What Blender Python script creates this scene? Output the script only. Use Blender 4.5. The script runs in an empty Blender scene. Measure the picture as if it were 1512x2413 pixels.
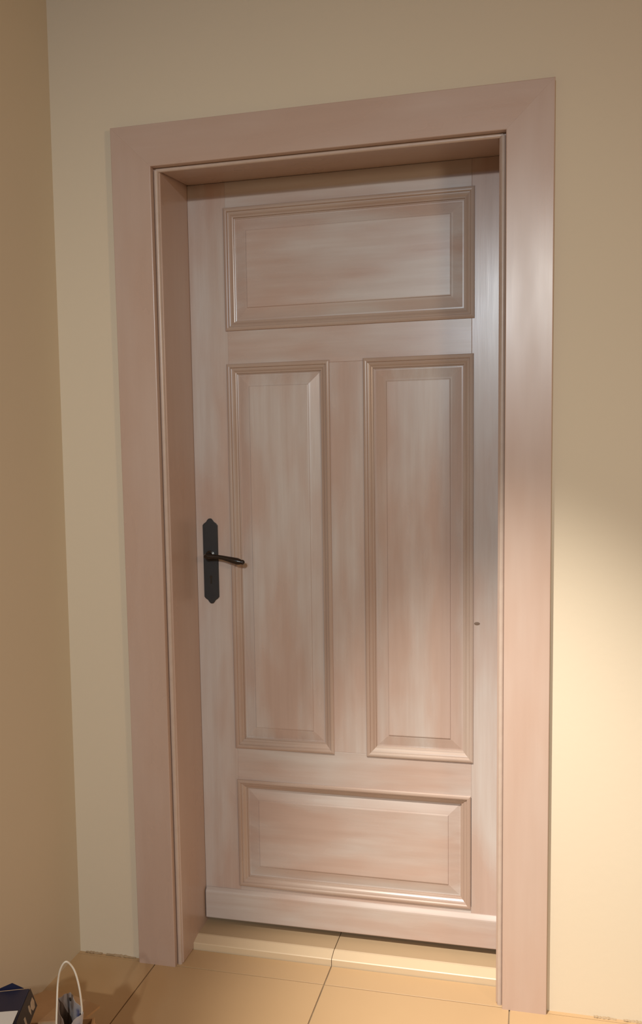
import bpy, bmesh, math, random
from mathutils import Vector, Matrix

random.seed(7)
scene = bpy.context.scene
COL = scene.collection

# ------------------------------------------------------------------ camera
cam_data = bpy.data.cameras.new('camera')
cam = bpy.data.objects.new('camera', cam_data)
COL.objects.link(cam)
yaw, pitch, roll = 0.2383, -0.0919, 0.0146
Rm = (Matrix.Rotation(yaw, 3, 'Z') @ Matrix.Rotation(pitch, 3, 'X') @ Matrix.Rotation(roll, 3, 'Y'))
right, fwd, up = Rm.col[0], Rm.col[1], Rm.col[2]
M4 = Matrix(((right.x, up.x, -fwd.x, 1.0091),
             (right.y, up.y, -fwd.y, -2.0520),
             (right.z, up.z, -fwd.z, 1.3033),
             (0, 0, 0, 1)))
cam.matrix_world = M4
cam_data.sensor_fit = 'AUTO'
cam_data.sensor_width = 36.0
cam_data.lens = 2052.17 * 36.0 / 2413.0
cam_data.shift_y = (1294.63 - 1206.5) / 2413.0
cam_data.clip_start = 0.02
scene.camera = cam

# ------------------------------------------------------------------ world and lights
world = bpy.data.worlds.new('world')
scene.world = world
world.use_nodes = True
world.node_tree.nodes['Background'].inputs[0].default_value = (1.0, 0.74, 0.50, 1)
world.node_tree.nodes['Background'].inputs[1].default_value = 0.10

scene.view_settings.view_transform = 'Standard'
scene.view_settings.look = 'None'
scene.view_settings.gamma = 1.0
scene.view_settings.use_curve_mapping = False
scene.view_settings.exposure = 0.0


def light(name, kind, loc, energy, color, target=None, **kw):
    d = bpy.data.lights.new(name, kind)
    d.energy = energy
    d.color = color
    for k, v in kw.items():
        setattr(d, k, v)
    o = bpy.data.objects.new(name, d)
    o.location = loc
    if target is not None:
        o.rotation_euler = (Vector(target) - Vector(loc)).to_track_quat('-Z', 'Y').to_euler()
    COL.objects.link(o)
    return o


# narrow adjustable ceiling spotlight aimed at the foot of the doorway's right side
SP = Vector((0.50, -1.40, 2.69))
light('ceiling_spotlight', 'SPOT', SP, 470, (1.0, 0.93, 0.82), SP + Vector((0.218, 0.514, -1.0)),
      spot_size=math.radians(36.0), spot_blend=1.0, shadow_soft_size=0.03)
# second, wider ceiling spotlight far back in the room, neutral white
light('rear_spotlight', 'SPOT', (1.06, -4.30, 2.50), 225, (1.0, 0.95, 0.84), (0.25, 0.0, 0.72),
      spot_size=math.radians(52), spot_blend=1.0, shadow_soft_size=0.05)
# warm fill light added out of view on the right, lifts the left wall
light('side_fill', 'POINT', (2.6, -2.0, 1.9), 43, (1.0, 0.70, 0.43), shadow_soft_size=0.15)
# daylight from a high window at the far end of the room
light('window_daylight', 'AREA', (0.72, -5.12, 2.54), 29, (0.46, 0.73, 1.0), (0.40, 0, 0.9),
      shape='RECTANGLE', size=0.36, size_y=0.36)

# ------------------------------------------------------------------ materials
def new_mat(name):
    m = bpy.data.materials.new(name)
    m.use_nodes = True
    nt = m.node_tree
    b = nt.nodes['Principled BSDF']
    return m, nt, b


def N(nt, t, **kw):
    n = nt.nodes.new(t)
    for k, v in kw.items():
        setattr(n, k, v)
    return n


def ramp(nt, stops):
    r = N(nt, 'ShaderNodeValToRGB')
    e = r.color_ramp.elements
    while len(e) < len(stops):
        e.new(0.5)
    for el, (p, c) in zip(e, stops):
        el.position = p
        el.color = (*c, 1)
    return r


def coords(nt, scale, random_offset=True):
    tc = N(nt, 'ShaderNodeTexCoord')
    out = tc.outputs['Object']
    if random_offset:
        oi = N(nt, 'ShaderNodeObjectInfo')
        mul = N(nt, 'ShaderNodeMath', operation='MULTIPLY')
        mul.inputs[1].default_value = 17.0
        nt.links.new(oi.outputs['Random'], mul.inputs[0])
        add = N(nt, 'ShaderNodeVectorMath', operation='ADD')
        nt.links.new(out, add.inputs[0])
        nt.links.new(mul.outputs[0], add.inputs[1])
        out = add.outputs[0]
    mp = N(nt, 'ShaderNodeMapping')
    mp.inputs['Scale'].default_value = scale
    nt.links.new(out, mp.inputs[0])
    return mp.outputs[0]


def noise(nt, vec, scale, detail=3, rough=0.55):
    n = N(nt, 'ShaderNodeTexNoise')
    n.inputs['Scale'].default_value = scale
    n.inputs['Detail'].default_value = detail
    n.inputs['Roughness'].default_value = rough
    nt.links.new(vec, n.inputs['Vector'])
    return n.outputs['Fac']


def mixc(nt, fac, a, b, mode='MIX'):
    m = N(nt, 'ShaderNodeMix', data_type='RGBA', blend_type=mode)
    for sock, v in ((m.inputs[0], fac), (m.inputs[6], a), (m.inputs[7], b)):
        if hasattr(v, 'links'):
            nt.links.new(v, sock)
        elif isinstance(v, (int, float)):
            sock.default_value = v
        else:
            sock.default_value = (*v, 1)
    return m.outputs[2]


def bump(nt, b, height, strength, dist=0.002):
    bp = N(nt, 'ShaderNodeBump')
    bp.inputs['Strength'].default_value = strength
    bp.inputs['Distance'].default_value = dist
    nt.links.new(height, bp.inputs['Height'])
    nt.links.new(bp.outputs[0], b.inputs['Normal'])


def mat_wood(name, axis, light_c, dark_c, wash_c, rough=(0.22, 0.34), streak=1.0):
    """brushed whitewashed paint; axis = grain direction"""
    m, nt, b = new_mat(name)
    sc = {'x': (1.2, 22, 22), 'z': (22, 22, 1.2)}[axis]
    big = {'x': (0.9, 3, 3.4), 'z': (3.4, 3, 0.9)}[axis]
    v1 = coords(nt, sc)
    v2 = coords(nt, big)
    n1 = noise(nt, v1, 2.2, 4, 0.6)
    n2 = noise(nt, v2, 2.6, 3, 0.5)
    r1 = ramp(nt, [(0.34, (0, 0, 0)), (0.68, (1, 1, 1))])
    nt.links.new(n1, r1.inputs[0])
    r2 = ramp(nt, [(0.40, (0, 0, 0)), (0.62, (1, 1, 1))])
    nt.links.new(n2, r2.inputs[0])
    c = mixc(nt, r2.outputs[0], light_c, wash_c)
    fm = N(nt, 'ShaderNodeMath', operation='MULTIPLY')
    fm.inputs[1].default_value = 0.38 * streak
    nt.links.new(r1.outputs[0], fm.inputs[0])
    c = mixc(nt, fm.outputs[0], c, dark_c)
    nt.links.new(c, b.inputs['Base Color'])
    rr = N(nt, 'ShaderNodeMapRange')
    rr.inputs[1].default_value = 0.3
    rr.inputs[2].default_value = 0.7
    rr.inputs[3].default_value = rough[0]
    rr.inputs[4].default_value = rough[1]
    nt.links.new(n2, rr.inputs[0])
    nt.links.new(rr.outputs[0], b.inputs['Roughness'])
    b.inputs['Specular IOR Level'].default_value = 0.5
    # fine brush streaks over a slow waviness of the old boards
    hs = N(nt, 'ShaderNodeMath', operation='MULTIPLY_ADD')
    hs.inputs[1].default_value = 0.6
    nt.links.new(n2, hs.inputs[0])
    nt.links.new(n1, hs.inputs[2])
    bump(nt, b, hs.outputs[0], 0.16, 0.001)
    return m


def mat_plaster(name, a, bcol):
    m, nt, b = new_mat(name)
    v = coords(nt, (1, 1, 1), False)
    n = noise(nt, v, 1.6, 3)
    c = mixc(nt, n, a, bcol)
    nt.links.new(c, b.inputs['Base Color'])
    b.inputs['Roughness'].default_value = 0.75
    b.inputs['Specular IOR Level'].default_value = 0.25
    h = noise(nt, v, 55, 3)
    bump(nt, b, h, 0.12, 0.002)
    return m


def mat_plain(name, col, rough=0.5, metallic=0.0, var=0.0, scale=30, col2=None, spec=0.5, bmp=0.0):
    m, nt, b = new_mat(name)
    b.inputs['Roughness'].default_value = rough
    b.inputs['Metallic'].default_value = metallic
    b.inputs['Specular IOR Level'].default_value = spec
    v = coords(nt, (1, 1, 1))
    n = noise(nt, v, scale, 3)
    c2 = col2 if col2 else tuple(x * (1 - var) for x in col)
    c = mixc(nt, n, col, c2)
    nt.links.new(c, b.inputs['Base Color'])
    if bmp:
        bump(nt, b, n, bmp, 0.001)
    return m


M = {}
M['wall'] = mat_plaster('cream_plaster', (0.71, 0.618, 0.48), (0.68, 0.593, 0.46))
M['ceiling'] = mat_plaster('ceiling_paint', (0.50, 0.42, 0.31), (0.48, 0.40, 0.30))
PINK, BROWN, WASH = (0.515, 0.385, 0.33), (0.42, 0.30, 0.245), (0.56, 0.505, 0.475)
M['wood_v'] = mat_wood('whitewashed_wood_upright', 'z', PINK, BROWN, WASH)
M['wood_h'] = mat_wood('whitewashed_wood_level', 'x', PINK, BROWN, WASH)
MB_, MD_, MW_ = (0.45, 0.33, 0.27), (0.35, 0.24, 0.185), (0.49, 0.39, 0.33)
M['mould_v'] = mat_wood('moulding_wood_upright', 'z', MB_, MD_, MW_)
M['mould_h'] = mat_wood('moulding_wood_level', 'x', MB_, MD_, MW_)
CP, CD, CW = (0.53, 0.385, 0.315), (0.47, 0.335, 0.27), (0.55, 0.42, 0.355)
M['casing_v'] = mat_wood('casing_paint_upright', 'z', CP, CD, CW, (0.25, 0.34), 0.6)
M['casing_h'] = mat_wood('casing_paint_level', 'x', CP, CD, CW, (0.25, 0.34), 0.6)
M['tile'] = mat_plain('beige_floor_tile', (0.555, 0.378, 0.21), 0.42, 0, 0, 5, (0.515, 0.345, 0.188), 0.4, 0.05)
M['grout'] = mat_plain('grout', (0.10, 0.065, 0.04), 0.9, 0, 0, 14, (0.44, 0.33, 0.21), 0.2)
M['stone'] = mat_plain('threshold_tile', (0.66, 0.52, 0.35), 0.38, 0, 0, 6, (0.62, 0.48, 0.32), 0.45)
M['caulk'] = mat_plain('joint_filler', (0.34, 0.24, 0.15), 0.9, 0, 0, 30, (0.5, 0.38, 0.25), 0.2)
M['dark'] = mat_plain('dark_gap', (0.03, 0.022, 0.016), 0.9, 0, 0.2)
M['iron'] = mat_plain('blackened_iron', (0.020, 0.021, 0.024), 0.42, 0.0, 0, 60, (0.030, 0.031, 0.034), 0.5, 0.15)
M['lever'] = mat_plain('dark_bronze', (0.020, 0.012, 0.008), 0.28, 0.0, 0.2, 40)
M['bead'] = mat_plain('highlit_bead_paint', (0.60, 0.48, 0.405), 0.3, 0, 0, 40, (0.50, 0.38, 0.31))  # paler than the casing: bright edge highlight put into the colour
M['sill'] = mat_plain('threshold_back_strip', (0.46, 0.335, 0.205), 0.45, 0, 0, 8, (0.43, 0.31, 0.19), 0.4)
M['knot'] = mat_plain('wood_knot', (0.22, 0.15, 0.11), 0.5, 0, 0.2)
M['card'] = mat_plain('kraft_cardboard', (0.58, 0.39, 0.235), 0.8, 0, 0, 12, (0.52, 0.33, 0.185), 0.2)
M['card_edge'] = mat_plain('cardboard_edge', (0.36, 0.22, 0.12), 0.9, 0, 0.2)
M['navy'] = mat_plain('navy_card', (0.016, 0.018, 0.055), 0.45, 0, 0, 20, (0.013, 0.014, 0.045))
M['navy_end'] = mat_plain('dark_brown_card', (0.035, 0.022, 0.017), 0.5, 0, 0.3, 20)
M['print'] = mat_plain('cream_print', (0.62, 0.50, 0.38), 0.5, 0, 0, 90, (0.35, 0.25, 0.17))
M['white'] = mat_plain('white_paper', (0.80, 0.80, 0.80), 0.6, 0, 0.04, 10)
M['cord'] = mat_plain('white_cord', (0.86, 0.80, 0.70), 0.7, 0, 0.1, 150)


def mat_bagprint():
    m, nt, b = new_mat('glossy_printed_paper')
    v = coords(nt, (1, 1, 1))
    n = noise(nt, v, 26, 2, 0.5)
    r = ramp(nt, [(0.34, (0.13, 0.09, 0.065)), (0.44, (0.36, 0.29, 0.26)), (0.52, (0.46, 0.42, 0.42)),
                  (0.62, (0.40, 0.38, 0.41)), (0.70, (0.06, 0.07, 0.20))])
    nt.links.new(n, r.inputs[0])
    nt.links.new(r.outputs[0], b.inputs['Base Color'])
    b.inputs['Roughness'].default_value = 0.4
    return m


M['bag'] = mat_bagprint()
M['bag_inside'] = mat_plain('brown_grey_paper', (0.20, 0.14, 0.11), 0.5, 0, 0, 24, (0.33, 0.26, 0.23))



# ------------------------------------------------------------------ helpers
def link_mesh(name, verts, faces, mat, parent=None, origin=None, bevel=0.0, segs=2, smooth=False, along=None):
    """verts in world space; origin = world origin of the object (defaults to centre)"""
    vs = [Vector(v) for v in verts]
    if origin is None:
        lo = Vector([min(v[i] for v in vs) for i in range(3)])
        hi = Vector([max(v[i] for v in vs) for i in range(3)])
        origin = (lo + hi) / 2
    origin = Vector(origin)
    bm = bmesh.new()
    bv = [bm.verts.new(v - origin) for v in vs]
    for f in faces:
        try:
            bm.faces.new([bv[i] for i in f])
        except ValueError:
            pass
    bm.normal_update()
    bmesh.ops.recalc_face_normals(bm, faces=bm.faces[:])
    if bevel > 0:
        ed = [e for e in bm.edges if len(e.link_faces) == 2 and e.calc_face_angle(0) > 0.5]
        if along:       # only edges that run along these axes
            ed = [e for e in ed if any(abs((e.verts[0].co - e.verts[1].co).normalized()[k]) > 0.999 for k in along)]
        bmesh.ops.bevel(bm, geom=ed, offset=bevel, segments=segs, profile=0.5, affect='EDGES')
    if smooth:
        for ed_ in bm.edges:
            if len(ed_.link_faces) == 2 and ed_.calc_face_angle(0) > 0.9:
                ed_.smooth = False
    me = bpy.data.meshes.new(name)
    bm.to_mesh(me)
    bm.free()
    if smooth:
        for pl in me.polygons:
            pl.use_smooth = True
    me.materials.append(mat)
    o = bpy.data.objects.new(name, me)
    COL.objects.link(o)
    if parent is not None:
        o.parent = parent
        o.matrix_parent_inverse = Matrix.Identity(4)
        o.location = origin - world_loc(parent)
    else:
        o.location = origin
    o['_w'] = list(origin)
    return o


def world_loc(o):
    return Vector(o['_w'])


BOXF = [(0, 1, 2, 3), (7, 6, 5, 4), (0, 4, 5, 1), (1, 5, 6, 2), (2, 6, 7, 3), (3, 7, 4, 0)]


def box_verts(x0, x1, y0, y1, z0, z1):
    return [(x0, y0, z0), (x1, y0, z0), (x1, y1, z0), (x0, y1, z0),
            (x0, y0, z1), (x1, y0, z1), (x1, y1, z1), (x0, y1, z1)]


def box(name, x0, x1, y0, y1, z0, z1, mat, parent=None, bevel=0.0, segs=2):
    return link_mesh(name, box_verts(x0, x1, y0, y1, z0, z1), BOXF, mat, parent, None, bevel, segs)


def hexa(name, v8, mat, parent=None, bevel=0.0, segs=2, along=None):
    return link_mesh(name, v8, BOXF, mat, parent, None, bevel, segs, False, along)


def empty(name, loc):
    o = bpy.data.objects.new(name, None)
    COL.objects.link(o)
    o.location = loc
    o.empty_display_size = 0.05
    o['_w'] = list(loc)
    return o


def tag(o, label, cat, kind=None, group=None):
    o['label'] = label
    o['category'] = cat
    if kind:
        o['kind'] = kind
    if group:
        o['group'] = group
    return o


def multi_box(boxes):
    v, f = [], []
    for b in boxes:
        k = len(v)
        v += box_verts(*b)
        f += [tuple(i + k for i in q) for q in BOXF]
    return v, f


def tube(name, pts, radii, mat, parent=None, n=12, cap=True):
    pts = [Vector(p) for p in pts]
    if not isinstance(radii, (list, tuple)):
        radii = [radii] * len(pts)
    vs, fs = [], []
    prev = None
    for i, p in enumerate(pts):
        t = (pts[min(i + 1, len(pts) - 1)] - pts[max(i - 1, 0)]).normalized()
        if prev is None:
            a = t.orthogonal().normalized()
        else:
            a = (prev - t * prev.dot(t)).normalized()
        prev = a
        b = t.cross(a)
        for k in range(n):
            an = 2 * math.pi * k / n
            vs.append(p + (a * math.cos(an) + b * math.sin(an)) * radii[i])
    for i in range(len(pts) - 1):
        for k in range(n):
            k2 = (k + 1) % n
            fs.append((i * n + k, i * n + k2, (i + 1) * n + k2, (i + 1) * n + k))
    if cap:
        fs.append(tuple(range(n)))
        fs.append(tuple((len(pts) - 1) * n + k for k in range(n)))
    return link_mesh(name, vs, fs, mat, parent, smooth=True)


# ------------------------------------------------------------------ dimensions
H, W, CL, CR, CH, T = 2.14, 1.0514, 0.1033, 0.1039, 0.0996, 0.02
D = 0.174                       # depth of the door leaf face
JX0, JX1 = 0.1185, 0.9323       # lining inner faces
XR, YB, ZC = 2.4, -4.2, 2.75    # room size
XLB, XLT = -0.183, -0.167       # left wall foot / head (slightly out of plumb)

# ------------------------------------------------------------------ structure
# wall with the doorway
v, f = multi_box([(-0.5, 0.085, 0, 0.30, -0.02, ZC), (0.968, XR + 0.2, 0, 0.30, -0.02, ZC),
                  (0.085, 0.968, 0, 0.30, 2.07, ZC)])
wall_back = link_mesh('wall_back', v, f, M['wall'], origin=(0.525, 0, 0))
tag(wall_back, 'pale yellow plastered wall around the doorway', 'wall', 'structure')
v8 = [(-0.5, YB, -0.02), (XLB, YB, -0.02), (XLB, 0.01, -0.02), (-0.5, 0.01, -0.02),
      (-0.5, YB, ZC), (XLT, YB, ZC), (XLT, 0.01, ZC), (-0.5, 0.01, ZC)]
wall_left = link_mesh('wall_left', v8, BOXF, M['wall'], origin=(XLB, -2.6, 0))
tag(wall_left, 'plain tan plastered side wall meeting the corner left of the door', 'wall', 'structure')
ceiling = box('ceiling', -0.5, XR + 0.2, -3.2, 0.3, ZC, ZC + 0.1, M['ceiling'])
tag(ceiling, 'plain off-white ceiling above the room', 'ceiling', 'structure')

# floor: grout bed with single tiles
floor = box('floor', -0.5, XR + 0.2, YB - 0.2, 0.30, -0.10, -0.0035, M['grout'])
tag(floor, 'beige tiled floor with thin dark joints', 'floor', 'structure')
G = 0.0016
xs = [-0.185] + [0.045 + 0.46 * k for k in range(0, 6)] + [XR]
ys = [-0.013 - 0.46 * k for k in range(0, 10)] + [YB]
tile_cache = {}


def tile(x0, x1, y0, y1, parent, mat, z0=-0.010, z1=0.0, bev=0.0004):
    key = (round(x1 - x0, 3), round(y1 - y0, 3), round(z1 - z0, 3))
    if key in tile_cache:
        o = bpy.data.objects.new('tile', tile_cache[key])
        COL.objects.link(o)
        o.parent = parent
        o.location = Vector(((x0 + x1) / 2, (y0 + y1) / 2, (z0 + z1) / 2)) - world_loc(parent)
        return o
    o = box('tile', x0, x1, y0, y1, z0, z1, mat, parent, bev, 1)
    tile_cache[key] = o.data
    return o


for j in range(len(ys) - 1):
    for i in range(len(xs) - 1):
        if ys[j] - ys[j + 1] < 0.03:
            continue
        tile(xs[i] + G, xs[i + 1] - G, ys[j + 1] + G, ys[j] - G, floor, M['tile'])
# narrow cut tiles in the doorway, up to the threshold
tile(0.085, 0.505 - G, -0.013 + G, 0.070, floor, M['tile'])
tile(0.505 + G, 0.968, -0.013 + G, 0.070, floor, M['tile'])

# threshold
thr = empty('trim_3', (0.525, 0.13, 0.0))
tag(thr, 'raised cream tiled threshold under the door', 'threshold', 'structure')
for a, b_ in ((0.1, 0.505 - 0.0008), (0.505 + 0.0008, 0.952)):
    prof = [(0.0725, -0.002), (0.0725, 0.0165), (0.0745, 0.0185), (0.103, 0.0262), (0.108, 0.0265), (0.109, 0.0255), (0.109, -0.002)]
    vs = [(a, y, z) for y, z in prof] + [(b_, y, z) for y, z in prof]
    n = len(prof)
    fs = [tuple(range(n)), tuple(range(2 * n - 1, n - 1, -1))] + [(i, (i + 1) % n, n + (i + 1) % n, n + i) for i in range(n)]
    link_mesh('tile', vs, fs, M['stone'], thr)
    box('back_strip', a, b_, 0.1092, 0.24, -0.002, 0.0262, M['sill'], thr, 0.0006, 1)


# irregular dark joints where plaster meets floor tiles
def crack(x0, x1, y, z, parent, w=0.004, gaps=((0.0, 1.0),)):
    for g0, g1 in gaps:
        n = 14
        vs, fs = [], []
        for i in range(n + 1):
            t = i / n
            x = x0 + (x1 - x0) * (g0 + (g1 - g0) * t)
            h = w * (0.35 + 0.65 * random.random()) * (math.sin(math.pi * min(max(t, 0.03), 0.97)) ** 0.4)
            zz = z + random.uniform(-0.0012, 0.0012)
            d = 0.004 + random.uniform(0, 0.002)
            vs += [(x, y + 0.003, zz - h / 2), (x, y + 0.003, zz + h), (x, y - d, zz - h / 2)]
        for i in range(n):
            a, b_ = i * 3, (i + 1) * 3
            for q in ((0, 1), (1, 2), (2, 0)):
                fs.append((a + q[0], a + q[1], b_ + q[1], b_ + q[0]))
        fs += [(0, 1, 2), (n * 3, n * 3 + 1, n * 3 + 2)]
        link_mesh('joint_filler', vs, fs, M['caulk'], parent)


for a, b_ in ((-0.185, -0.0005), (1.0520, XR)):
    box('joint_bed', a, b_, -0.0126, 0.0, -0.008, -0.0006, M['tile'], floor)
crack(-0.18, 0.0, -0.001, 0.0015, wall_back, 0.0035, ((0.08, 0.35), (0.42, 0.9)))
crack(1.06, 1.9, -0.001, 0.001, wall_back, 0.003, ((0.12, 0.18), (0.20, 0.26), (0.30, 0.6), (0.65, 0.95)))

# ------------------------------------------------------------------ casing (three flat boards)
casing = empty('trim_1', (0.525, -0.01, 0.0))
tag(casing, 'wide flat pinkish-beige painted casing around the doorway', 'door casing', 'structure')
e = 0.0001
hexa('casing_board', [(0, -T, 0), (CL, -T, 0), (CL, 0, 0), (0, 0, 0),
                      (0, -T, H - e), (CL, -T, H - CH - e), (CL, 0, H - CH - e), (0, 0, H - e)], M['casing_v'], casing, 0.0022, 3, (2,))
hexa('casing_board', [(W - CR, -T, 0), (W, -T, 0), (W, 0, 0), (W - CR, 0, 0),
                      (W - CR, -T, H - CH - e), (W, -T, H - e), (W, 0, H - e), (W - CR, 0, H - CH - e)], M['casing_v'], casing, 0.0022, 3, (2,))
hexa('casing_board', [(CL, -T, H - CH), (W - CR, -T, H - CH), (W - CR, 0, H - CH), (CL, 0, H - CH),
                      (0, -T, H), (W, -T, H), (W, 0, H), (0, 0, H)], M['casing_h'], casing, 0.0022, 3, (0,))
# thin caulk-coloured strip standing in for the shadow line along the outer right edge
box('shade_strip', W - 0.004, W + 0.0012, -0.004, 0.0, 0.0, H - 0.002, M['caulk'], casing)

# ------------------------------------------------------------------ jamb lining
lining = empty('trim_2', (0.525, 0.1, 0.0))
tag(lining, 'deep pinkish-beige painted jamb lining inside the doorway', 'door frame', 'structure')
SF, SB = 2.032, 2.053           # lining head: front lip and back height
LY0, LY1 = 0.0005, 0.235
hexa('jamb_board', [(0.086, LY0, 0), (JX0, LY0, 0), (JX0, LY1, 0), (0.086, LY1, 0),
                    (0.086, LY0, 2.066), (JX0, LY0, 2.066), (JX0, LY1, 2.066), (0.086, LY1, 2.066)],
     M['casing_v'], lining, 0.004, 4)
hexa('jamb_board', [(JX1, LY0, 0), (0.967, LY0, 0), (0.967, LY1, 0), (JX1, LY1, 0),
                    (JX1, LY0, 2.066), (0.967, LY0, 2.066), (0.967, LY1, 2.066), (JX1, LY1, 2.066)],
     M['casing_v'], lining, 0.004, 4)
hexa('jamb_board', [(JX0, LY0, SF), (JX1, LY0, SF), (JX1, LY1, SB + 0.006), (JX0, LY1, SB + 0.006),
                    (JX0, LY0, 2.068), (JX1, LY0, 2.068), (JX1, LY1, 2.068), (JX0, LY1, 2.068)],
     M['casing_h'], lining, 0.004, 4)

# rounded bead along the front edge of the lining
BR = 0.0062
bl = tube('bead', [(0.1098, -0.0005, 0.0), (0.1098, -0.0005, SF + 0.002)], BR, M['bead'], lining, 14)
tube('bead', [(0.9410, -0.0005, 0.0), (0.9410, -0.0005, SF + 0.002)], BR, M['bead'], lining, 14)
tube('bead', [(0.1100, 0.0012, SF + 0.0035), (0.9408, 0.0012, SF + 0.0035)], BR * 0.8, M['bead'], lining, 14)

# ------------------------------------------------------------------ door leaf
door = empty('door_1', (0.525, D + 0.02, 0.045))
tag(door, 'whitewashed pinkish wooden panel door with four panels', 'door', 'structure')
TH = 0.042
LX0, LX1, LZ0, LZ1 = 0.1188, 0.9318, 0.040, 2.0515
PAN = {  # outer edges of the mouldings
    'top': (0.222, 0.864, 1.674, 1.982),
    'mid_a': (0.222, 0.494, 0.543, 1.580),
    'mid_b': (0.590, 0.862, 0.543, 1.580),
    'low': (0.224, 0.856, 0.147, 0.446),
}
bx = 0.0012
SX0, SX1 = 0.223, 0.861


def leafbox(nm, x0, x1, z0, z1, m):
    return box(nm, x0, x1, D, D + TH, z0, z1, m, door, 0.0009, 1)


leafbox('stile', LX0, SX0, LZ0, LZ1, M['wood_v'])
leafbox('stile', SX1, LX1, LZ0, LZ1, M['wood_v'])
leafbox('rail', SX0, SX1, 1.980, LZ1, M['wood_h'])
leafbox('rail', SX0, SX1, 1.578, 1.676, M['wood_h'])
leafbox('rail', SX0, SX1, 0.444, 0.545, M['wood_h'])
leafbox('rail', SX0, SX1, LZ0, 0.149, M['wood_h'])
leafbox('muntin', 0.492, 0.592, 0.545, 1.578, M['wood_v'])

MP = [(-0.004, 0.0), (-0.004, 0.0025), (-0.002, 0.0045), (0.002, 0.0055), (0.005, 0.005), (0.0068, 0.003), (0.0072, 0.0005),
      (0.010, 0.0), (0.0135, -0.0015), (0.0165, -0.0045), (0.0185, -0.0055), (0.0205, -0.006), (0.0212, -0.0105), (0.0235, -0.011),
      (0.0235, -0.016), (-0.004, -0.016)]


def moulding(x0, x1, z0, z1):
    """four mitred strips"""
    cs = [(x0, z0, 1, 1), (x1, z0, -1, 1), (x1, z1, -1, -1), (x0, z1, 1, -1)]
    for k in range(4):
        a, b_ = cs[k], cs[(k + 1) % 4]
        n = len(MP)
        vs = [(a[0] + s * a[2], D - h, a[1] + s * a[3]) for s, h in MP] + \
             [(b_[0] + s * b_[2], D - h, b_[1] + s * b_[3]) for s, h in MP]
        fs = [tuple(range(n)), tuple(range(2 * n - 1, n - 1, -1))] + \
             [(i, (i + 1) % n, n + (i + 1) % n, n + i) for i in range(n)]
        link_mesh('moulding', vs, fs, M['mould_h'] if k % 2 == 0 else M['mould_v'], door)


PP = [(0.018, -0.0125), (0.027, -0.0125), (0.050, -0.0068), (0.0545, -0.0060), (0.0556, -0.0040), (0.0575, -0.0036)]


def panel(x0, x1, z0, z1, m):
    vs, fs = [], []
    for s, h in PP:
        vs += [(x0 + s, D - h, z0 + s), (x1 - s, D - h, z0 + s), (x1 - s, D - h, z1 - s), (x0 + s, D - h, z1 - s)]
    for i in range(len(PP) - 1):
        for k in range(4):
            k2 = (k + 1) % 4
            fs.append((4 * i + k, 4 * i + k2, 4 * (i + 1) + k2, 4 * (i + 1) + k))
    q = 4 * (len(PP) - 1)
    fs.append((q, q + 1, q + 2, q + 3))
    k = len(vs)
    s = PP[0][0]
    vs += [(x0 + s, D + 0.03, z0 + s), (x1 - s, D + 0.03, z0 + s), (x1 - s, D + 0.03, z1 - s), (x0 + s, D + 0.03, z1 - s)]
    for i in range(4):
        fs.append((i, (i + 1) % 4, k + (i + 1) % 4, k + i))
    fs.append((k, k + 1, k + 2, k + 3))
    return link_mesh('panel', vs, fs, m, door)


for nm, r in PAN.items():
    moulding(*r)
    panel(*r, M['wood_h'] if nm in ('top', 'low') else M['wood_v'])

# weather bar along the foot of the leaf
prof = [(D + 0.001, 0.132), (D - 0.003, 0.1315), (D - 0.0105, 0.1255), (D - 0.0125, 0.1225), (D - 0.013, 0.119),
        (D - 0.013, 0.048), (D - 0.0115, 0.0455), (D + 0.001, 0.0455)]
a, b_ = 0.1225, 0.9285
n = len(prof)
vs = [(a, y, z) for y, z in prof] + [(b_, y, z) for y, z in prof]
fs = [tuple(range(n)), tuple(range(2 * n - 1, n - 1, -1))] + [(i, (i + 1) % n, n + (i + 1) % n, n + i) for i in range(n)]
wb = link_mesh('weather_bar', vs, fs, M['wood_h'], door)

# small knot in the right stile
vs = [(0.875 + 0.0075 * math.cos(t * math.pi / 6), D - 0.0004, 0.905 + 0.0042 * math.sin(t * math.pi / 6)) for t in range(12)]
vs += [(0.875, D - 0.0007, 0.905)]
fs = [(i, (i + 1) % 12, 12) for i in range(12)] + [tuple(range(12))]
link_mesh('knot', vs, fs, M['knot'], door)

# lock plate, lever and keyhole
PX, PZ = 0.160, 1.058
hw = 0.0212
half = [(0, 0.1165), (0.0045, 0.1155), (0.008, 0.1115), (0.011, 0.107), (0.0175, 0.1025), (hw, 0.098)]
outline = [(x, z) for x, z in half] + [(x, -z) for x, z in reversed(half)]
outline += [(-x, -z) for x, z in half[1:]] + [(-x, z) for x, z in reversed(half[1:])]
n = len(outline)
vs = [(PX + x, D + 0.0002, PZ + z) for x, z in outline] + [(PX + x, D - 0.003, PZ + z) for x, z in outline] + \
     [(PX + x * 0.93, D - 0.0042, PZ + z * 0.985) for x, z in outline]
fs = [tuple(range(n)), tuple(range(3 * n - 1, 2 * n - 1, -1))]
for lay in (0, n):
    fs += [(lay + i, lay + (i + 1) % n, lay + n + (i + 1) % n, lay + n + i) for i in range(n)]
plate = link_mesh('lock_plate', vs, fs, M['iron'], door)
plate['label'] = 'black iron lock plate with pointed ends'
HZ = 1.074
tube('lever_boss', [(PX, D - 0.004, HZ), (PX, D - 0.008, HZ), (PX, D - 0.010, HZ), (PX, D - 0.020, HZ), (PX, D - 0.034, HZ), (PX, D - 0.040, HZ)],
     [0.0135, 0.0135, 0.0085, 0.0075, 0.0085, 0.006], M['lever'], plate, 16)
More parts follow.
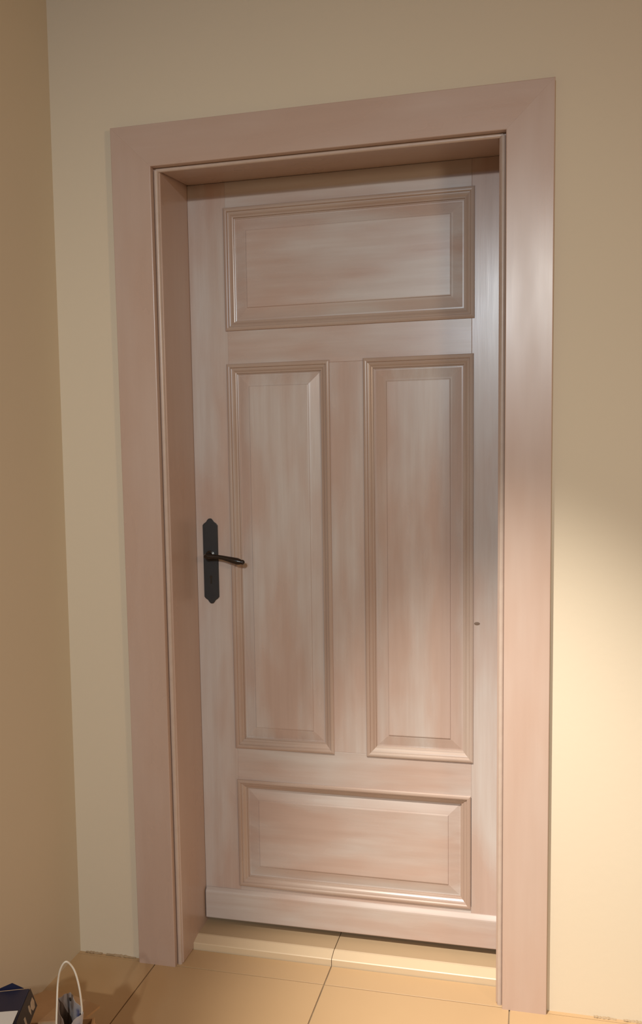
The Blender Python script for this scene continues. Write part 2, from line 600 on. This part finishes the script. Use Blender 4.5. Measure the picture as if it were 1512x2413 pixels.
lp = [(-0.006, 0.0005, 0.004), (-0.004, 0.0005, 0.0062), (0.005, 0.0, 0.0070), (0.020, -0.0005, 0.0062), (0.036, -0.001, 0.0056), (0.050, -0.0030, 0.0060),
      (0.066, -0.0065, 0.0072), (0.082, -0.0100, 0.0086), (0.094, -0.0125, 0.0092), (0.101, -0.0138, 0.0078), (0.106, -0.0145, 0.0062),
      (0.110, -0.0148, 0.0068), (0.1135, -0.0150, 0.0052), (0.1155, -0.0151, 0.002)]
lv = tube('lever', [(PX + x * 0.925, D - 0.034, HZ + z) for x, z, r in lp], [r for x, z, r in lp], M['lever'], plate, 16)
lv['label'] = 'dark lever handle with a swollen end'
kz = 1.006
vs, fs = [], []
kout = [(0.0042 * math.cos(t), 0.009 + 0.0042 * math.sin(t)) for t in [math.pi * (-0.35 + 1.7 * i / 10) for i in range(11)]] + [(-0.0028, -0.010), (0.0028, -0.010)]
n = len(kout)
vs = [(PX + x, D - 0.0041, kz + z) for x, z in kout] + [(PX + x, D - 0.0047, kz + z) for x, z in kout]
fs = [tuple(range(n)), tuple(range(2 * n - 1, n - 1, -1))] + [(i, (i + 1) % n, n + (i + 1) % n, n + i) for i in range(n)]
link_mesh('keyhole', vs, fs, M['dark'], plate)

# ------------------------------------------------------------------ open carton in the corner
U, V = Vector((0.94, 0.34, 0)), Vector((-0.34, 0.94, 0))
K = Vector((0.145, -0.5205, 0.0))        # back right corner of the carton
RIM = 0.19
BL = 0.275
BW = 0.22
tk = 0.004
carton = empty('cardboard_box', K - U * (BL / 2) - V * (BW / 2))
tag(carton, 'open brown cardboard carton on the floor in the left corner', 'box')


def pt(u, v, z):
    return K + U * u + V * v + Vector((0, 0, z))


def obox(nm, u0, u1, v0, v1, z0, z1, mat, parent, bevel=0):
    return hexa(nm, [pt(u0, v0, z0), pt(u1, v0, z0), pt(u1, v1, z0), pt(u0, v1, z0),
                     pt(u0, v0, z1), pt(u1, v0, z1), pt(u1, v1, z1), pt(u0, v1, z1)], mat, parent, bevel)


obox('box_bottom', -BL, 0, -BW, 0, 0.0, tk, M['card'], carton)
obox('box_side', -BL, 0, -tk, 0, tk, RIM, M['card'], carton)
obox('box_side', -BL, 0, -BW, -BW + tk, tk, RIM, M['card'], carton)
obox('box_side', -tk, 0, -BW + tk, -tk, tk, RIM, M['card'], carton)
obox('box_side', -BL, -BL + tk, -BW + tk, -tk, tk, RIM, M['card'], carton)


def slab(nm, a, b, c, d, th, mat, parent, nrm=None, sub=1):
    a, b, c, d = map(Vector, (a, b, c, d))
    nn = nrm or ((b - a).cross(d - a)).normalized()
    q = [a, b, c, d]
    return hexa(nm, [p - nn * th for p in q] + q, mat, parent)


R0 = pt(0, 0, RIM)
# the back flap is bent: its right corner stays up, the rest sags towards the floor
fv = [Vector((0.126, -0.5274, RIM)), Vector((0.1407, -0.4900, 0.195)), Vector((-0.0318, -0.3153, 0.090)),
      Vector((-0.1503, -0.2279, 0.030)), pt(-0.262, 0.0, RIM)]
lowv = [p - Vector((0, 0, 0.0045)) for p in fv]
link_mesh('flap', fv + lowv, [(0, 1, 2), (0, 2, 4), (4, 2, 3), (7, 6, 5), (9, 7, 5), (8, 7, 9),
                              (0, 5, 6, 1), (1, 6, 7, 2), (2, 7, 8, 3), (3, 8, 9, 4), (4, 9, 5, 0)], M['card'], carton)
slab('flap', pt(0.0, -0.01, RIM - 0.003), pt(0.0, -BW + 0.01, RIM - 0.003), pt(0.052, -BW + 0.01, RIM - 0.075), pt(0.052, -0.01, RIM - 0.075), 0.004, M['card'], carton)
slab('flap', pt(-BL, -BW, RIM), pt(0, -BW, RIM), pt(0, -BW - 0.05, RIM - 0.09), pt(-BL, -BW - 0.05, RIM - 0.09), 0.004, M['card'], carton)

# glossy gift bag standing in the carton
gb = empty('gift_bag', (0.10, -0.60, tk))
tag(gb, 'glossy printed gift bag with white cord handle inside the carton', 'bag')
# far sheet with a slumped corner, near sheet, two gussets
def sheet(nm, pts4, th=0.0012, mat=None):
    a, b, c, d = map(Vector, pts4)
    nn = (b - a).cross(d - a).normalized()
    n1, n2 = 6, 6
    vs, fs = [], []
    for side in (0, 1):
        for j in range(n2 + 1):
            for i in range(n1 + 1):
                s, t = i / n1, j / n2
                p = a.lerp(b, s).lerp(d.lerp(c, s), t)
                wv = 0.003 * math.sin(9 * s + 4 * t) * math.sin(math.pi * s) * t
                vs.append(p + nn * (wv + (th if side else 0)))
    m_ = (n1 + 1) * (n2 + 1)
    for j in range(n2):
        for i in range(n1):
            q = [j * (n1 + 1) + i, j * (n1 + 1) + i + 1, (j + 1) * (n1 + 1) + i + 1, (j + 1) * (n1 + 1) + i]
            fs.append(tuple(q))
            fs.append(tuple(m_ + k for k in reversed(q)))
    for i in range(n1):
        fs.append((i, i + 1, m_ + i + 1, m_ + i))
        k = n2 * (n1 + 1) + i
        fs.append((k, k + 1, m_ + k + 1, m_ + k))
    for j in range(n2):
        k = j * (n1 + 1)
        fs.append((k, k + n1 + 1, m_ + k + n1 + 1, m_ + k))
        k = j * (n1 + 1) + n1
        fs.append((k, k + n1 + 1, m_ + k + n1 + 1, m_ + k))
    return link_mesh(nm, vs, fs, mat or M['bag'], gb, smooth=True)


TB, TR_, TF, TL_ = (0.1292, -0.582, 0.280), (0.1866, -0.6345, 0.280), (0.165, -0.668, 0.262), (0.112, -0.600, 0.276)
BB, BR_, BF, BL_ = (0.103, -0.588, 0.006), (0.150, -0.640, 0.006), (0.128, -0.664, 0.006), (0.086, -0.606, 0.006)
sheet('bag_sheet', (BB, BR_, TR_, TB))
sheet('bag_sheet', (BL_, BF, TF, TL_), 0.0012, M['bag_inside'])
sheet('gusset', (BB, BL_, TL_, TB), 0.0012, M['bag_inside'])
sheet('gusset', (BR_, BF, TF, TR_))
for ex_, ey_, ez_ in ((0.1345, -0.5900, 0.2715), (0.1812, -0.6330, 0.2730)):
    t_ = Vector((0.0575, -0.0525, 0)).normalized()
    nb_ = Vector((-0.67, -0.74, 0)).normalized()
    c_ = Vector((ex_, ey_, ez_)) + nb_ * 0.0015
    vs = [c_ + (t_ * math.cos(k * math.pi / 5) + Vector((0, 0, 1)) * math.sin(k * math.pi / 5)) * 0.0036 for k in range(10)]
    vs += [p + nb_ * 0.0012 for p in vs]
    fs = [tuple(range(10)), tuple(range(19, 9, -1))] + [(i, (i + 1) % 10, 10 + (i + 1) % 10, 10 + i) for i in range(10)]
    link_mesh('eyelet', vs, fs, M['dark'], gb)


def bez(pts, n=40):
    out = []
    P = [Vector(p) for p in pts]
    P = [P[0] * 2 - P[1]] + P + [P[-1] * 2 - P[-2]]
    seg = len(P) - 3
    for i in range(seg):
        for k in range(n // seg + 1):
            t = k / (n // seg)
            if k == 0 and i > 0:
                continue
            p0, p1, p2, p3 = P[i:i + 4]
            out.append(0.5 * ((2 * p1) + (p2 - p0) * t + (2 * p0 - 5 * p1 + 4 * p2 - p3) * t * t + (3 * p1 - p0 - 3 * p2 + p3) * t ** 3))
    return out


cordp = bez([(0.1464, -0.6646, 0.235), (0.1464, -0.6646, 0.27), (0.1433, -0.6553, 0.300), (0.1401, -0.6441, 0.335), (0.1510, -0.6508, 0.370),
             (0.1656, -0.6546, 0.390), (0.1725, -0.6446, 0.375), (0.1784, -0.6409, 0.355), (0.1832, -0.6392, 0.325),
             (0.1829, -0.6338, 0.285), (0.1815, -0.6335, 0.273)], 80)
crd = tube('cord_handle', cordp, 0.0018, M['cord'], gb, 8)
crd['label'] = 'white cord handle standing up in a narrow loop'

# navy boxes and white card in the carton
def tilt_box(nm, A, B, Cc, drop, mat, parent, bev=0.0):
    """A back-right-top, B front-right-top, Cc back-left-top ; drop vector to the bottom face"""
    A, B, Cc, drop = map(Vector, (A, B, Cc, drop))
    Dd = B + (Cc - A)
    return hexa(nm, [Dd + drop, B + drop, A + drop, Cc + drop, Dd, B, A, Cc], mat, parent, bev)


nb = empty('navy_carton', (-0.01, -0.62, 0.20))
tag(nb, 'dark navy box with printed brown end, lying in the cardboard carton', 'box')
A, B = Vector((0.0228, -0.5578, 0.26)), Vector((0.0560, -0.660, 0.258))
left = Vector((-0.105, -0.052, 0.004))
drop = Vector((0.012, 0.004, -0.040))
tilt_box('box_body', A, B, A + left, drop, M['navy'], nb, 0.003)
# brown printed end label, a thin sheet on the end face
ex = (B - A).cross(drop).normalized()
if ex.x < 0:
    ex = -ex
q = [A + drop * 0.03, B + drop * 0.03, B + drop * 0.97, A + drop * 0.97]
hexa('end_label', [p + ex * 0.0002 for p in q] + [p + ex * 0.0010 for p in q], M['navy_end'], nb)


def blot(pts):
    c = [A + (B - A) * s + drop * t + ex * 0.0011 for s, t in pts]
    d_ = [p + ex * 0.0003 for p in c]
    n = len(c)
    link_mesh('print', c + d_, [tuple(range(n)), tuple(range(2 * n - 1, n - 1, -1))] + [(i, (i + 1) % n, n + (i + 1) % n, n + i) for i in range(n)], M['print'], nb)


blot([(0.08, 0.38), (0.22, 0.42), (0.30, 0.60), (0.24, 0.82), (0.12, 0.86), (0.05, 0.62)])
blot([(0.30, 0.40), (0.37, 0.36), (0.40, 0.58), (0.37, 0.82), (0.31, 0.66)])
blot([(0.62, 0.45), (0.70, 0.42), (0.72, 0.72), (0.65, 0.80)])

# pointed tuck flap standing up behind the lid
q = [A + left * 0.10, A + left * 0.62, Vector((-0.0067, -0.574, 0.276))]
fn = Vector((0.44, -0.90, 0.0)).normalized() * 0.0012
fo = Vector((-0.0005, 0.0016, -0.001))
link_mesh('tuck_flap', [p + fo for p in q] + [p + fo - fn for p in q], [(0, 1, 2), (5, 4, 3), (0, 3, 4, 1), (1, 4, 5, 2), (2, 5, 3, 0)], M['navy'], nb)

parcel = empty('kraft_parcel', pt(-0.185, -0.11, tk))
tag(parcel, 'brown kraft parcel under the navy box in the carton', 'parcel')
obox('parcel_body', -0.268, -0.124, -0.200, -0.012, tk + 0.001, 0.2155, M['card'], parcel, 0.002)
obox('tape', -0.200, -0.170, -0.2005, -0.0115, 0.150, 0.2162, M['card_edge'], parcel)

# white card on top of the navy box
cA = Vector((0.0468, -0.6370, 0.2640))
cu = Vector((-0.085, -0.050, 0.004))
cv = Vector((0.020, -0.060, 0.0))
n1, nn2 = 6, 4
vs, fs = [], []
for side in (0, 1):
    for j in range(nn2 + 1):
        for i in range(n1 + 1):
            p = cA + cu * (i / n1) + cv * (j / nn2) + Vector((0, 0, 0.003 * math.sin(math.pi * i / n1) + 0.0012 * side))
            vs.append(p)
m_ = (n1 + 1) * (nn2 + 1)
for j in range(nn2):
    for i in range(n1):
        q = [j * (n1 + 1) + i, j * (n1 + 1) + i + 1, (j + 1) * (n1 + 1) + i + 1, (j + 1) * (n1 + 1) + i]
        fs.append(tuple(q))
        fs.append(tuple(m_ + k for k in reversed(q)))
for i in range(n1):
    k = nn2 * (n1 + 1) + i
    fs += [(i, i + 1, m_ + i + 1, m_ + i), (k, k + 1, m_ + k + 1, m_ + k)]
for j in range(nn2):
    k = j * (n1 + 1)
    fs += [(k, k + n1 + 1, m_ + k + n1 + 1, m_ + k), (k + n1, k + 2 * n1 + 1, m_ + k + 2 * n1 + 1, m_ + k + n1)]
wc = link_mesh('paper_sheet', vs, fs, M['white'])
tag(wc, 'white folded paper lying on the navy box', 'paper')

for o in bpy.data.objects:
    if '_w' in o:
        del o['_w']
